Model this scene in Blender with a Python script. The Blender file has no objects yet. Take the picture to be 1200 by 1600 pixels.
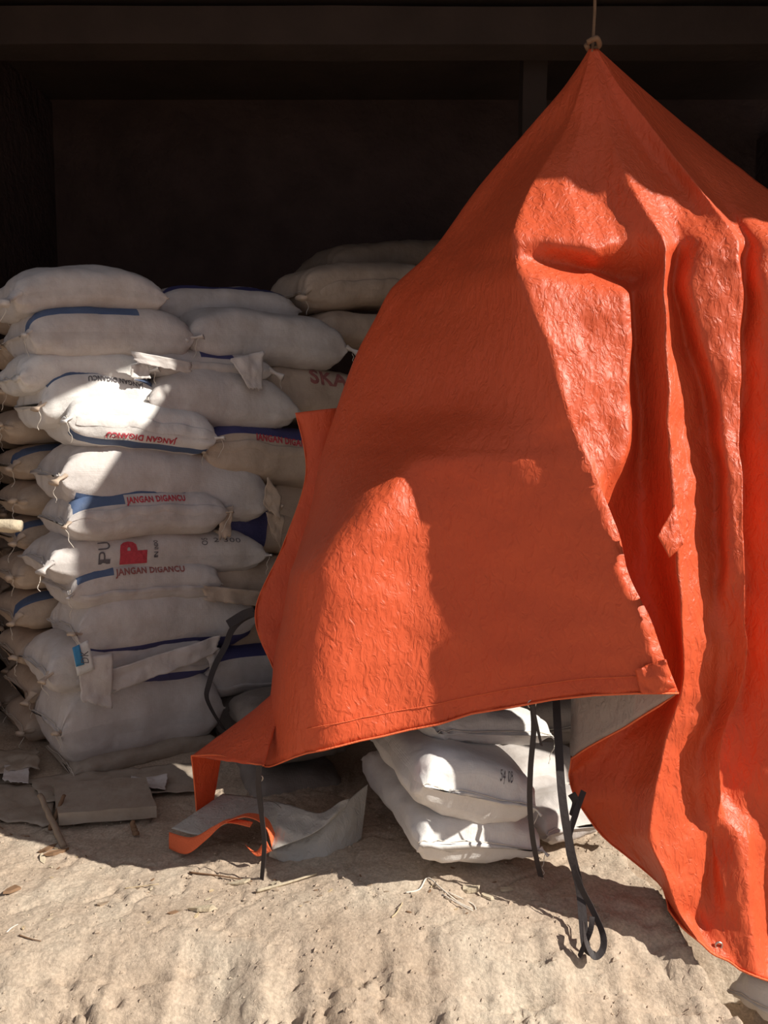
import bpy, bmesh, math, random
from mathutils import Vector, Matrix, noise, Euler
random.seed(7)
PI = math.pi
C = bpy.context.scene.collection
S = bpy.context.scene
# ------------------------------------------------------------------ camera
H, PITCH, F = 1.7, math.radians(5), 1250.0
cam = bpy.data.cameras.new('camera'); camo = bpy.data.objects.new('camera', cam); C.objects.link(camo)
camo.location = (0, 0, H); camo.rotation_euler = (PI/2-PITCH, 0, 0)
cam.sensor_fit = 'VERTICAL'; cam.sensor_height = 32.0; cam.lens = 32.0*F/1600
cam.clip_start = .05; S.camera = camo
# ------------------------------------------------------------------ sky, sun, exposure
w = bpy.data.worlds.new('world'); S.world = w; w.use_nodes = True
bg = w.node_tree.nodes['Background']
bg.inputs[0].default_value = (.92, .90, .98, 1); bg.inputs[1].default_value = .33
SUN = Vector((.76, -.215, .62)).normalized()
sl = bpy.data.lights.new('sun', 'SUN'); sl.energy = 6.4; sl.angle = math.radians(.55); sl.color = (1, .94, .84)
so = bpy.data.objects.new('sun', sl); C.objects.link(so); so.rotation_euler = SUN.to_track_quat('Z', 'Y').to_euler()
so.location = SUN*12
vs = S.view_settings; vs.view_transform = 'Standard'; vs.look = 'None'; vs.gamma = 1; vs.exposure = 0
vs.use_curve_mapping = False
S.cycles.max_bounces = 8; S.cycles.diffuse_bounces = 5; S.cycles.use_denoising = True
# ------------------------------------------------------------------ helpers
def P(px, py, Y):
    "world point seen at pixel (px,py) of the photograph at depth Y"
    b = -(py-800)/F; a = (px-600)/F
    dy = math.cos(PITCH)+b*math.sin(PITCH); dz = -math.sin(PITCH)+b*math.cos(PITCH)
    return Vector((a/dy*Y, Y, H+dz/dy*Y))
def G(px, py, z=0.0):
    d = P(px, py, 1)-Vector((0, 0, H)); t = (z-H)/d.z
    return Vector((d.x*t, d.y*t, z))
def tag(o, label=None, cat=None, group=None, kind=None):
    if label: o['label'] = label
    if cat: o['category'] = cat
    if group: o['group'] = group
    if kind: o['kind'] = kind
    return o
def empty(name, loc, label, cat, group=None):
    o = bpy.data.objects.new(name, None); C.objects.link(o); o.location = loc; o.empty_display_size = .1
    return tag(o, label, cat, group)
def mesh(name, verts, faces, mats, parent=None, smooth=True, mi=None, uv=None):
    me = bpy.data.meshes.new(name); me.from_pydata([tuple(v) for v in verts], [], faces)
    for m in (mats if isinstance(mats, (list, tuple)) else [mats]): me.materials.append(m)
    if smooth: me.polygons.foreach_set('use_smooth', [True]*len(me.polygons))
    if mi: me.polygons.foreach_set('material_index', mi)
    if uv:
        l = me.uv_layers.new(name='uv')
        for lp in me.loops: l.data[lp.index].uv = uv[lp.vertex_index]
    me.update()
    o = bpy.data.objects.new(name, me); C.objects.link(o)
    if parent:
        o.parent = parent
        o.matrix_parent_inverse = Matrix.Translation(-parent_world(parent))
    return o
def parent_world(p):
    v = Vector(p.location)
    if p.parent: v = v*0
    return v
def recenter(o):
    "move a mesh's origin to its lowest centre"
    me = o.data; xs = [v.co for v in me.vertices]
    c = Vector(((min(v.x for v in xs)+max(v.x for v in xs))/2, (min(v.y for v in xs)+max(v.y for v in xs))/2, min(v.z for v in xs)))
    me.transform(Matrix.Translation(-c)); o.location = c; return o
def part(name, verts, faces, mats, root, **k):
    "mesh given in world coordinates, child of an unrotated root (or a part of one)"
    base = Vector(root.location)
    if root.parent: base = base+Vector(root.parent.location)
    o = mesh(name, [Vector(v)-base for v in verts], faces, mats, **k); o.parent = root; return o
def N(x, y, z, f=1.0, oct=3):
    return noise.fractal((x*f, y*f, z*f), 1.0, 2.0, oct, noise_basis='PERLIN_ORIGINAL')
def grid_faces(nu, nv):
    return [(i*nv+j, i*nv+j+1, (i+1)*nv+j+1, (i+1)*nv+j) for i in range(nu-1) for j in range(nv-1)]
def tube(pts, r, n=6, r2=None):
    V, Fc = [], []
    for i, p in enumerate(pts):
        a = pts[max(i-1, 0)]; b = pts[min(i+1, len(pts)-1)]; t = (Vector(b)-Vector(a)).normalized()
        x = t.cross(Vector((0.3, .2, 1))).normalized(); y = t.cross(x)
        rr = r if r2 is None else r+(r2-r)*i/(len(pts)-1)
        for k in range(n):
            th = 2*PI*k/n; V.append(Vector(p)+rr*(math.cos(th)*x+math.sin(th)*y))
    for i in range(len(pts)-1):
        for k in range(n): Fc.append((i*n+k, i*n+(k+1) % n, (i+1)*n+(k+1) % n, (i+1)*n+k))
    Fc.append(tuple(range(n))[::-1]); m = (len(pts)-1)*n; Fc.append(tuple(range(m, m+n)))
    return V, Fc
def merge(L):
    V, Fc = [], []
    for v, f in L:
        o = len(V); V += v; Fc += [tuple(i+o for i in q) for q in f]
    return V, Fc
def crs(pts, n):
    "Catmull-Rom through points"
    pts = [Vector(p) for p in pts]; out = []
    for i in range(len(pts)-1):
        p0 = pts[max(i-1, 0)]; p1 = pts[i]; p2 = pts[i+1]; p3 = pts[min(i+2, len(pts)-1)]
        for k in range(n):
            t = k/n
            out.append(.5*((2*p1)+(p2-p0)*t+(2*p0-5*p1+4*p2-p3)*t*t+(3*p1-p0-3*p2+p3)*t**3))
    out.append(pts[-1]); return out
# ------------------------------------------------------------------ materials
def newmat(name):
    m = bpy.data.materials.new(name); m.use_nodes = True; nt = m.node_tree
    return m, nt, nt.nodes['Principled BSDF']
def nd(nt, t, **k):
    n = nt.nodes.new(t)
    for a, v in k.items(): setattr(n, a, v)
    return n
def simple(name, col, rough=.8, var=.15, scale=8, bump=.3, bscale=60, spec=.3, trans=0, bdist=.01):
    m, nt, b = newmat(name); L = nt.links.new
    tc = nd(nt, 'ShaderNodeTexCoord'); n1 = nd(nt, 'ShaderNodeTexNoise'); n1.inputs['Scale'].default_value = scale; n1.inputs['Detail'].default_value = 6
    L(tc.outputs['Object'], n1.inputs['Vector'])
    mx = nd(nt, 'ShaderNodeMix', data_type='RGBA')
    mx.inputs[6].default_value = (*[c*(1-var) for c in col], 1); mx.inputs[7].default_value = (*[min(1, c*(1+var)) for c in col], 1)
    L(n1.outputs['Fac'], mx.inputs[0]); L(mx.outputs[2], b.inputs['Base Color'])
    n2 = nd(nt, 'ShaderNodeTexNoise'); n2.inputs['Scale'].default_value = bscale; n2.inputs['Detail'].default_value = 4
    L(tc.outputs['Object'], n2.inputs['Vector'])
    bp = nd(nt, 'ShaderNodeBump'); bp.inputs['Strength'].default_value = bump; bp.inputs['Distance'].default_value = bdist
    L(n2.outputs['Fac'], bp.inputs['Height']); L(bp.outputs[0], b.inputs['Normal'])
    b.inputs['Roughness'].default_value = rough; b.inputs['Specular IOR Level'].default_value = spec
    if trans:
        tr = nd(nt, 'ShaderNodeBsdfTranslucent'); L(mx.outputs[2], tr.inputs[0]); ms = nd(nt, 'ShaderNodeMixShader'); ms.inputs[0].default_value = trans
        out = [n for n in nt.nodes if n.type == 'OUTPUT_MATERIAL'][0]
        L(b.outputs[0], ms.inputs[1]); L(tr.outputs[0], ms.inputs[2]); L(ms.outputs[0], out.inputs[0])
    return m
def woven(name, col, dirt=(.50, .38, .28), damt=.35):
    "woven polypropylene sack cloth with fine tape weave and dust"
    m, nt, b = newmat(name); L = nt.links.new
    tc = nd(nt, 'ShaderNodeTexCoord'); mp = nd(nt, 'ShaderNodeMapping'); L(tc.outputs['UV'], mp.inputs['Vector'])
    w1 = nd(nt, 'ShaderNodeTexWave', bands_direction='X'); w1.inputs['Scale'].default_value = 60; w1.inputs['Distortion'].default_value = .6
    w2 = nd(nt, 'ShaderNodeTexWave', bands_direction='Y'); w2.inputs['Scale'].default_value = 55; w2.inputs['Distortion'].default_value = .6
    L(mp.outputs[0], w1.inputs['Vector']); L(mp.outputs[0], w2.inputs['Vector'])
    ad = nd(nt, 'ShaderNodeMath', operation='ADD'); L(w1.outputs['Fac'], ad.inputs[0]); L(w2.outputs['Fac'], ad.inputs[1])
    n1 = nd(nt, 'ShaderNodeTexNoise'); n1.inputs['Scale'].default_value = 7; n1.inputs['Detail'].default_value = 8; n1.inputs['Roughness'].default_value = .65
    L(tc.outputs['Object'], n1.inputs['Vector'])
    rp = nd(nt, 'ShaderNodeMapRange'); rp.inputs[1].default_value = .42; rp.inputs[2].default_value = .75; rp.inputs[4].default_value = damt; L(n1.outputs['Fac'], rp.inputs[0])
    mx = nd(nt, 'ShaderNodeMix', data_type='RGBA'); mx.inputs[6].default_value = (*col, 1); mx.inputs[7].default_value = (*[c*d for c, d in zip(col, dirt)], 1)
    L(rp.outputs[0], mx.inputs[0]); L(mx.outputs[2], b.inputs['Base Color'])
    n3 = nd(nt, 'ShaderNodeTexNoise'); n3.inputs['Scale'].default_value = 28; n3.inputs['Detail'].default_value = 5
    L(tc.outputs['Object'], n3.inputs['Vector'])
    m2 = nd(nt, 'ShaderNodeMath', operation='MULTIPLY_ADD'); m2.inputs[1].default_value = .05; L(ad.outputs[0], m2.inputs[0]); L(n3.outputs['Fac'], m2.inputs[2])
    bp = nd(nt, 'ShaderNodeBump'); bp.inputs['Strength'].default_value = .55; bp.inputs['Distance'].default_value = .008
    L(m2.outputs[0], bp.inputs['Height']); L(bp.outputs[0], b.inputs['Normal'])
    b.inputs['Roughness'].default_value = .55; b.inputs['Specular IOR Level'].default_value = .35
    return m
def tarp_mat(name, col, col2, trans, rough=.42, bstr=.9, spec=.5):
    m, nt, b = newmat(name); L = nt.links.new
    tc = nd(nt, 'ShaderNodeTexCoord')
    n1 = nd(nt, 'ShaderNodeTexNoise'); n1.inputs['Scale'].default_value = 3; n1.inputs['Detail'].default_value = 6; L(tc.outputs['Object'], n1.inputs['Vector'])
    mx = nd(nt, 'ShaderNodeMix', data_type='RGBA'); mx.inputs[6].default_value = (*col, 1); mx.inputs[7].default_value = (*col2, 1)
    L(n1.outputs['Fac'], mx.inputs[0]); L(mx.outputs[2], b.inputs['Base Color'])
    mp = nd(nt, 'ShaderNodeMapping'); mp.inputs['Scale'].default_value = (1, 1, .55); mp.inputs['Rotation'].default_value = (0, .35, 0); L(tc.outputs['Object'], mp.inputs['Vector'])
    n2 = nd(nt, 'ShaderNodeTexNoise'); n2.inputs['Scale'].default_value = 34; n2.inputs['Detail'].default_value = 4; n2.inputs['Distortion'].default_value = 1.4; L(mp.outputs[0], n2.inputs['Vector'])
    v = nd(nt, 'ShaderNodeTexVoronoi', feature='F1'); v.inputs['Scale'].default_value = 30; L(mp.outputs[0], v.inputs['Vector'])
    # wavy lookup for the crackle
    vm = nd(nt, 'ShaderNodeVectorMath', operation='MULTIPLY_ADD'); vm.inputs[1].default_value = (.05, .05, .05); L(n2.outputs['Color'], vm.inputs[0]); L(mp.outputs[0], vm.inputs[2]); L(vm.outputs[0], v.inputs['Vector'])
    a = nd(nt, 'ShaderNodeMath', operation='MULTIPLY_ADD'); a.inputs[1].default_value = .6; L(v.outputs['Distance'], a.inputs[0]); L(n2.outputs['Fac'], a.inputs[2])
    bp = nd(nt, 'ShaderNodeBump'); bp.inputs['Strength'].default_value = bstr; bp.inputs['Distance'].default_value = .008
    L(a.outputs[0], bp.inputs['Height']); L(bp.outputs[0], b.inputs['Normal'])
    b.inputs['Roughness'].default_value = rough; b.inputs['Specular IOR Level'].default_value = spec
    tr = nd(nt, 'ShaderNodeBsdfTranslucent'); tr.inputs[0].default_value = (col[0]*1.1, col[1]*.45, col[2]*.3, 1); L(bp.outputs[0], tr.inputs['Normal'])
    ms = nd(nt, 'ShaderNodeMixShader'); ms.inputs[0].default_value = trans
    out = [n for n in nt.nodes if n.type == 'OUTPUT_MATERIAL'][0]
    L(b.outputs[0], ms.inputs[1]); L(tr.outputs[0], ms.inputs[2]); L(ms.outputs[0], out.inputs[0])
    return m
M = {}
M['white'] = woven('sack_white', (.60, .56, .54))  # shaded copy: base white darkened for sacks out of the sun
M['white_lit'] = woven('sack_white_lit_clean', (.74, .72, .70), damt=.18)  # lit copy: sunlight put into a lighter white, with less dirt
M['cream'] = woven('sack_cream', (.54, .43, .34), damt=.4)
M['dusty'] = woven('sack_shade_dusty', (.30, .23, .175), damt=.5)  # shade of the deep rows put into the dark base, plus dust mottling
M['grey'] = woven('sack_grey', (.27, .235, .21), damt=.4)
M['blue'] = woven('sack_blue_print', (.085, .13, .24), dirt=(1.6, 1.3, 1.0), damt=.4)
M['navy'] = woven('sack_navy_print', (.06, .06, .17), dirt=(1.6, 1.3, 1.0), damt=.4)
M['red_ink'] = simple('red_ink', (.50, .06, .08), var=.3, scale=60)
M['grey_ink'] = simple('grey_ink', (.13, .12, .13), var=.3, scale=60)
M['dark_red_ink'] = simple('faded_red_ink', (.32, .12, .11), var=.35, scale=60)
M['paper'] = simple('label_paper', (.70, .70, .68), var=.06)
M['cyan'] = simple('label_blue', (.06, .26, .50), var=.1)
M['orange'] = tarp_mat('tarp_orange', (.82, .118, .040), (.88, .160, .062), .30, rough=.42, bstr=.7, spec=.38)
M['tarp_in'] = tarp_mat('tarp_grey_underside', (.34, .27, .24), (.42, .34, .30), .12, bstr=.5)
M['silver'] = tarp_mat('tarp_silver', (.40, .38, .34), (.50, .47, .43), .05, rough=.35, bstr=.6, spec=.6)
M['hem'] = simple('hem_orange', (.80, .16, .06), var=.1, bump=.5, bscale=150)
M['strap'] = simple('black_rubber_strap', (.045, .036, .036), rough=.6, bump=.2)
M['metal'] = simple('grommet_metal', (.55, .50, .45), rough=.35)
M['metal'].node_tree.nodes['Principled BSDF'].inputs['Metallic'].default_value = .9
M['thread'] = simple('sewing_thread', (.72, .66, .58), var=.1)
M['straw'] = simple('dry_straw', (.55, .43, .27), var=.3, scale=30)
M['wood'] = simple('old_wood', (.33, .25, .18), var=.3, scale=12, bump=.6, bscale=40)
M['wood_pale'] = simple('pale_wood', (.52, .44, .32), var=.25, scale=25, bump=.5, bscale=60)
M['bark'] = simple('brown_bark', (.22, .13, .075), var=.3, scale=30)
M['flat'] = woven('empty_sack_dusty', (.38, .32, .26), damt=.45)
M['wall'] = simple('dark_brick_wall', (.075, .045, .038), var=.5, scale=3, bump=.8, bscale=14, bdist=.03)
M['ceil'] = simple('dark_roof', (.060, .040, .032), var=.4, scale=3, bump=.5, bscale=10)  # dark brown tone for roof, beam and post
def earth_mat():
    m, nt, b = newmat('bare_earth'); L = nt.links.new
    tc = nd(nt, 'ShaderNodeTexCoord')
    n1 = nd(nt, 'ShaderNodeTexNoise'); n1.inputs['Scale'].default_value = 2.2; n1.inputs['Detail'].default_value = 9; n1.inputs['Roughness'].default_value = .62; L(tc.outputs['Object'], n1.inputs['Vector'])
    cr = nd(nt, 'ShaderNodeValToRGB'); e = cr.color_ramp.elements
    e[0].position = .3; e[0].color = (.43, .33, .245, 1); e[1].position = .72; e[1].color = (.58, .50, .40, 1)
    x = e.new(.5); x.color = (.52, .415, .32, 1); L(n1.outputs['Fac'], cr.inputs[0])
    n4 = nd(nt, 'ShaderNodeTexNoise'); n4.inputs['Scale'].default_value = 90; n4.inputs['Detail'].default_value = 4; L(tc.outputs['Object'], n4.inputs['Vector'])
    mr = nd(nt, 'ShaderNodeMapRange'); mr.inputs[1].default_value = .35; mr.inputs[2].default_value = .65; mr.inputs[3].default_value = .82; mr.inputs[4].default_value = 1.12; L(n4.outputs['Fac'], mr.inputs[0])
    mu = nd(nt, 'ShaderNodeMix', data_type='RGBA', blend_type='MULTIPLY'); mu.inputs[0].default_value = 1; L(cr.outputs[0], mu.inputs[6]); L(mr.outputs[0], mu.inputs[7])
    L(mu.outputs[2], b.inputs['Base Color'])
    n2 = nd(nt, 'ShaderNodeTexNoise'); n2.inputs['Scale'].default_value = 26; n2.inputs['Detail'].default_value = 8; n2.inputs['Roughness'].default_value = .7; L(tc.outputs['Object'], n2.inputs['Vector'])
    bp = nd(nt, 'ShaderNodeBump'); bp.inputs['Strength'].default_value = .8; bp.inputs['Distance'].default_value = .014; L(n2.outputs['Fac'], bp.inputs['Height']); L(bp.outputs[0], b.inputs['Normal'])
    b.inputs['Roughness'].default_value = .95; b.inputs['Specular IOR Level'].default_value = .1
    return m
M['earth'] = earth_mat()
# ------------------------------------------------------------------ setting
def smooth(a, b, x):
    t = max(0, min(1, (x-a)/(b-a))); return t*t*(3-2*t)
EDGE = [(-4, 2.58), (-1.5, 2.60), (-.4, 2.56), (.2, 2.62), (.6, 2.72), (.85, 2.80), (4, 2.9)]
def edgeY(x):
    for (a, ya), (b, yb) in zip(EDGE, EDGE[1:]):
        if a <= x <= b: return ya+(yb-ya)*(x-a)/(b-a)
    return 2.6
def earth_z(x, y):
    e = edgeY(x)+.06*N(x, 3.1, 0, 2.0)+.03*N(x, 1.1, 5, 9)
    d1 = smooth(e+.08, e-.72, y)                                # front bank
    xr = .99+.05*N(y, 9, 0, 5)+max(0, 3.0-y)*.30
    d2 = smooth(xr, xr+.10, x)*smooth(3.5, 3.1, y)              # broken right end
    d = 1-(1-d1)*(1-d2)
    z = -.40*d1*(1-d2)-.60*d2
    k = min(1, d1*4); y0 = y; y = y+2.2*min(0, y-edgeY(x)-.1); wx = x+.12*N(x, y, 3, 3); wy = y+.12*N(x, y, 8, 3)
    z += (.010+.012*k+.02*d2)*N(x, y, 0, 6, 5)+.005*N(x, y, 2, 28, 3)
    if k > .02:                                                  # clods, ledges and cracks on the bank
        v = noise.voronoi((wx*5.5, wy*7.5, 0))[0]
        m = smooth(-.1, .35, N(x, y, 11, 1.6))
        z -= .030*k*m*smooth(.13, .0, v[1]-v[0])
        q = 4*N(wx, wy*1.4, 7, 2.2, 4); z += .010*k*(math.floor(q)+smooth(.6, 1, q-math.floor(q)))
        z += .014*k*(1-2*abs(noise.noise((wx*15, wy*15, 2))))*m+.010*k*N(x, y, 31, 20, 5)
    v = noise.voronoi((wx*2.2, wy*2.6, 5))[0]; z -= .012*smooth(.035, 0, v[1]-v[0])
    y = y0
    z += .065*math.exp(-((x-.15)/.55)**2-((y-3.15)/.42)**2)
    z += .02*N(x, y, 4, .9, 2)*smooth(4, 2.8, y)
    return z
def build_ground():
    xs = [-6, -4.5, -3.4, -2.8, -2.4]+[-2.1+.0125*i for i in range(int(3.9/.0125))]+[1.9, 2.2, 2.8, 3.6, 5, 8]
    ys = [-6, -3, 0, 1.2, 1.9]+[2.1+.0115*i for i in range(int(1.7/.0115))]+[3.85+.06*i for i in range(30)]+[6, 7.2]
    V = [(x, y, earth_z(x, y)) for x in xs for y in ys]
    o = mesh('floor', V, grid_faces(len(xs), len(ys)), M['earth'])
    for p in o.data.polygons: pass
    o.data.flip_normals(); return tag(o, kind='structure')
build_ground()
def box_struct(name, a, b, m):
    x0, y0, z0 = a; x1, y1, z1 = b
    V = [(x, y, z) for x in (x0, x1) for y in (y0, y1) for z in (z0, z1)]
    Fc = [(0, 1, 3, 2), (4, 6, 7, 5), (0, 4, 5, 1), (2, 3, 7, 6), (0, 2, 6, 4), (1, 5, 7, 3)]
    return mesh(name, V, Fc, m, smooth=False)
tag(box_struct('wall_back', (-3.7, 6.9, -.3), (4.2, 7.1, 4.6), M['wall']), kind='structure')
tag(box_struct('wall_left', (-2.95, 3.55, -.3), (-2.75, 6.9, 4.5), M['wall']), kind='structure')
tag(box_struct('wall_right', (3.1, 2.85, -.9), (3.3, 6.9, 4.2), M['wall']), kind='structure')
# roof: out-of-view eave, edge and notch shaped for the sun patches; boards behind
EAVE_GOBO = [(-3.8, 3.05), (1.24, 3.0), (1.32, 3.42), (1.66, 3.46), (2.10, 2.88), (2.48, 2.80), (2.62, 2.76), (3.0, 2.70), (3.6, 2.64), (4.4, 2.60)]
def build_roof():
    n = 260; V = []
    for i in range(n+1):
        x = -3.8+8.2*i/n
        for (a, ya), (b, yb) in zip(EAVE_GOBO, EAVE_GOBO[1:]):
            if a <= x <= b+1e-6: y = ya+(yb-ya)*(x-a)/(b-a); break
        y += .035*N(x, 0, 3, 6)
        V += [(x, y, 4.22), (x, y, 4.28), (x, 7.1, 4.6), (x, 7.1, 4.54)]
    Fc = []
    for i in range(n):
        a = i*4; b = a+4
        Fc += [(a, b, b+1, a+1), (a+1, b+1, b+2, a+2), (a+3, a+2, b+2, b+3), (a, a+3, b+3, b)]
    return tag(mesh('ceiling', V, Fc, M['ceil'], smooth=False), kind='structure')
build_roof()
def beam(name, a, b, wd, m, mats=None):
    a = Vector(a); b = Vector(b); t = (b-a).normalized(); s = t.cross(Vector((0, 1, .01))).normalized()*wd/2; u = t.cross(s).normalized()*wd/2
    n = 14; V = []; Fc = []
    for i in range(n+1):
        p = a.lerp(b, i/n)
        for (c, d) in ((1, 1), (-1, 1), (-1, -1), (1, -1)):
            V.append(p+s*c*(1+.10*N(p.x+c, p.y+d, p.z, 2))+u*d)
    for i in range(n):
        for k in range(4): Fc.append((i*4+k, i*4+(k+1) % 4, i*4+4+(k+1) % 4, i*4+4+k))
    Fc += [(0, 3, 2, 1), (n*4, n*4+1, n*4+2, n*4+3)]
    return mesh(name, V, Fc, m, smooth=False)
tag(beam('trim_1', (-3.6, 5.2, 4.22), (4.1, 5.2, 4.22), .22, M['ceil']), kind='structure')
# ------------------------------------------------------------------ sacks
TH = math.radians(38)
D = Vector((math.cos(TH), math.sin(TH), 0)); NB = Vector((-math.sin(TH), math.cos(TH), 0))
CORNER = G(112, 1218)
def onface(px, py, out=0.0):
    "point of the pile's front face (pushed out toward the viewer by out) seen at a pixel"
    o = Vector((0, 0, H)); d = P(px, py, 1)-o; q = CORNER-NB*out
    t = (q-o).dot(NB)/d.dot(NB); return o+d*t
def spow(c, e): return math.copysign(abs(c)**e, c)
class SackShape:
    def __init__(s, p0, p1, T, W=.52, hump=.02, seed=0, ey=.72, ez=.62, roll=0, pull=.045, center=False, flat=.92, endT=.012, endp=6.0):
        s.p0 = Vector(p0); s.p1 = Vector(p1); s.x = (s.p1-s.p0).normalized(); s.L = (s.p1-s.p0).length
        y = Vector((0, 0, 1)).cross(s.x).normalized(); z = s.x.cross(y).normalized()
        s.y = y*math.cos(roll)+z*math.sin(roll); s.z = s.x.cross(s.y).normalized()
        s.T = T; s.W = W; s.hump = hump; s.seed = seed; s.ey = ey; s.ez = ez; s.pull = pull; s.flat = flat; s.endT = endT; s.endp = endp
        s.c = (s.p0+s.p1)/2+(Vector((0, 0, 0)) if center else s.y*W/2)
    def pt(s, u, ph, off=0.0):
        a = min(abs(u), 1.0); ex = max(0, abs(u)-1)
        c, sn = math.cos(ph), math.sin(ph); sd = s.seed*7.31
        th = s.T/2*(1-a**s.endp)**.52+s.endT*(.4+.6*a) if ex == 0 else s.endT*.7
        wd = s.W/2*(.94+.06*a*a)
        X = s.L/2*u*(1-s.pull*a**8*(1-abs(c)**1.5))
        Y = -wd*spow(c, s.ey)*(1-.05*a**6)
        Z = th*spow(sn, s.ez)*(1 if sn > 0 else s.flat)
        Z += s.hump*(1-a*a)-s.hump*.5
        # full belly, slack folds, puckers near the sewn ends
        k = 1+off/.2
        n1 = N(X*1.0+sd, Y, Z, 4.0, 3)
        pk = a**5*math.sin(ph*14+2.5*N(u, ph, sd, 2))*.55+a**3*N(u*2.2+sd, c*5, sn*5, 3.2, 2)
        gr = noise.noise((u*3+sd, c*1.2, sn*1.2))
        cr = 1-abs(noise.noise((X*5+sd, Y*3, Z*9)))*2.0
        r = .013*n1+.011*pk*(1-.7*(ex > 0))+.010*gr-.006*max(0, cr)**4+off
        nx, ny, nz = 0, -c/max(s.W*.5, .01)*.25, sn/max(th, .03)*.12
        l = math.hypot(ny, nz)+1e-6
        Y += ny/l*r; Z += nz/l*r
        if a > .9: Z += .012*noise.noise((Y*9+sd, u*4, 3))*(a-.9)*10; X += .012*noise.noise((Y*14+sd, u, 8))*(a-.9)*10*(1 if u > 0 else -1)
        return s.c+s.x*X+s.y*Y+s.z*Z
SACKS = []
def sack(label, shp, mat='white', mat_end=None, blue=(), bmat='blue', group=None, seam=None, ears=(), name='fertilizer_sack', nu=46, nv=48, seam_phi=0.0, cat='sack'):
    c = shp.c.copy(); c.z -= shp.T/2
    root = empty(name, c, label, cat, group)
    us = [-1.035, -1.01]+[-math.cos(PI*i/(nu-1))*.55-(1-2*i/(nu-1))*.45 for i in range(nu)]+[1.01, 1.035]
    V, uv, mi = [], [], []
    for u in us:
        for j in range(nv):
            ph = 2*PI*j/nv; V.append(shp.pt(u, ph)); uv.append(((u+1)*shp.L/2, ph/2/PI*(shp.W*2+.2)))
    Fc = []; n = len(us)
    for i in range(n-1):
        for j in range(nv):
            Fc.append((i*nv+j, i*nv+(j+1) % nv, (i+1)*nv+(j+1) % nv, (i+1)*nv+j))
            u = (us[i]+us[i+1])/2; ph = math.degrees(2*PI*(j+.5)/nv); ph = ph-360 if ph > 180 else ph
            m = 0
            for (u0, u1, f0, f1) in blue:
                if u0 <= u <= u1 and f0 <= ph <= f1: m = 1
            mi.append(m)
    Fc.append(tuple(range(nv))[::-1]); mi.append(0); Fc.append(tuple(range((n-1)*nv, n*nv))); mi.append(0)
    body = part('bag', V, Fc, [M[mat], M[bmat]], root, mi=mi, uv=uv); body.data.flip_normals()
    for sd in (-1, 1):                                # sewn end: thread run along the lip
        pts = [shp.pt(sd*1.015, PI*t/14*1.0, .004) for t in range(15)]
        zz = []
        for k, p in enumerate(pts): zz.append(p+shp.z*(.003*(-1)**k))
        v, f = tube(zz, .0022, 4); part('stitching', v, f, M['thread'], root)
    if seam:                                           # folded long edge of the bag
        u0, u1 = seam; pts = []; n2 = 50; v = []
        for k in range(n2+1):
            u = u0+(u1-u0)*k/n2; ph = seam_phi+.10*noise.noise((u*3+shp.seed, 2, 0))
            t = math.sin(PI*k/n2)**.35
            a = shp.pt(u, ph-.12, .001); b = shp.pt(u, ph+.02, .001+.014*t*(1+.5*noise.noise((u*9, shp.seed, 0)))); d = shp.pt(u, ph+.05, .001)
            v += [a, b, d]
        f = []
        for k in range(n2):
            for j in range(2): f.append((k*3+j, k*3+3+j, k*3+4+j, k*3+1+j))
        part('fold_seam', v, f, M[mat], root)
    for (u, ph, size, sd) in ears:                     # gathered corner with loose threads
        b = shp.pt(u, ph); dirx = shp.x*(1 if u > 0 else -1); out = -shp.y*(1 if math.cos(ph) > 0 else -1)
        v = []; nn = 9
        ax = (dirx*.8+out*.6+Vector((0, 0, -.55 if sd % 2 else .15))).normalized(); s1 = ax.cross(Vector((0, .3, 1))).normalized(); s2 = ax.cross(s1)
        rings = 7
        for i in range(rings):
            t = i/(rings-1); r = size*(.50-.34*math.sin(min(1, t*1.6)*PI*.5)+.42*max(0, t-.45)*1.4)
            for k in range(nn):
                a = 2*PI*k/nn; rr = r*(1+.5*noise.noise((a, sd*3.3, t*2)))
                v.append(b-ax*size*.35+ax*size*1.35*t+s1*math.cos(a)*rr+s2*math.sin(a)*rr*.55)
        f = []
        for i in range(rings-1):
            for k in range(nn): f.append((i*nn+k, i*nn+(k+1) % nn, (i+1)*nn+(k+1) % nn, (i+1)*nn+k))
        f.append(tuple(range((rings-1)*nn, rings*nn)))
        gc = part('gathered_corner', v, f, M[mat_end or mat], root)
        pts = [b+ax*size*.5]
        for k in range(6): pts.append(pts[-1]+Vector((random.uniform(-.012, .012), random.uniform(-.012, .012), -.018)))
        v, f = tube(crs(pts, 3), .0016, 4); part('loose_thread', v, f, M['thread'], gc)
    SACKS.append((root, shp)); return root, body
_tc = {}
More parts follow.
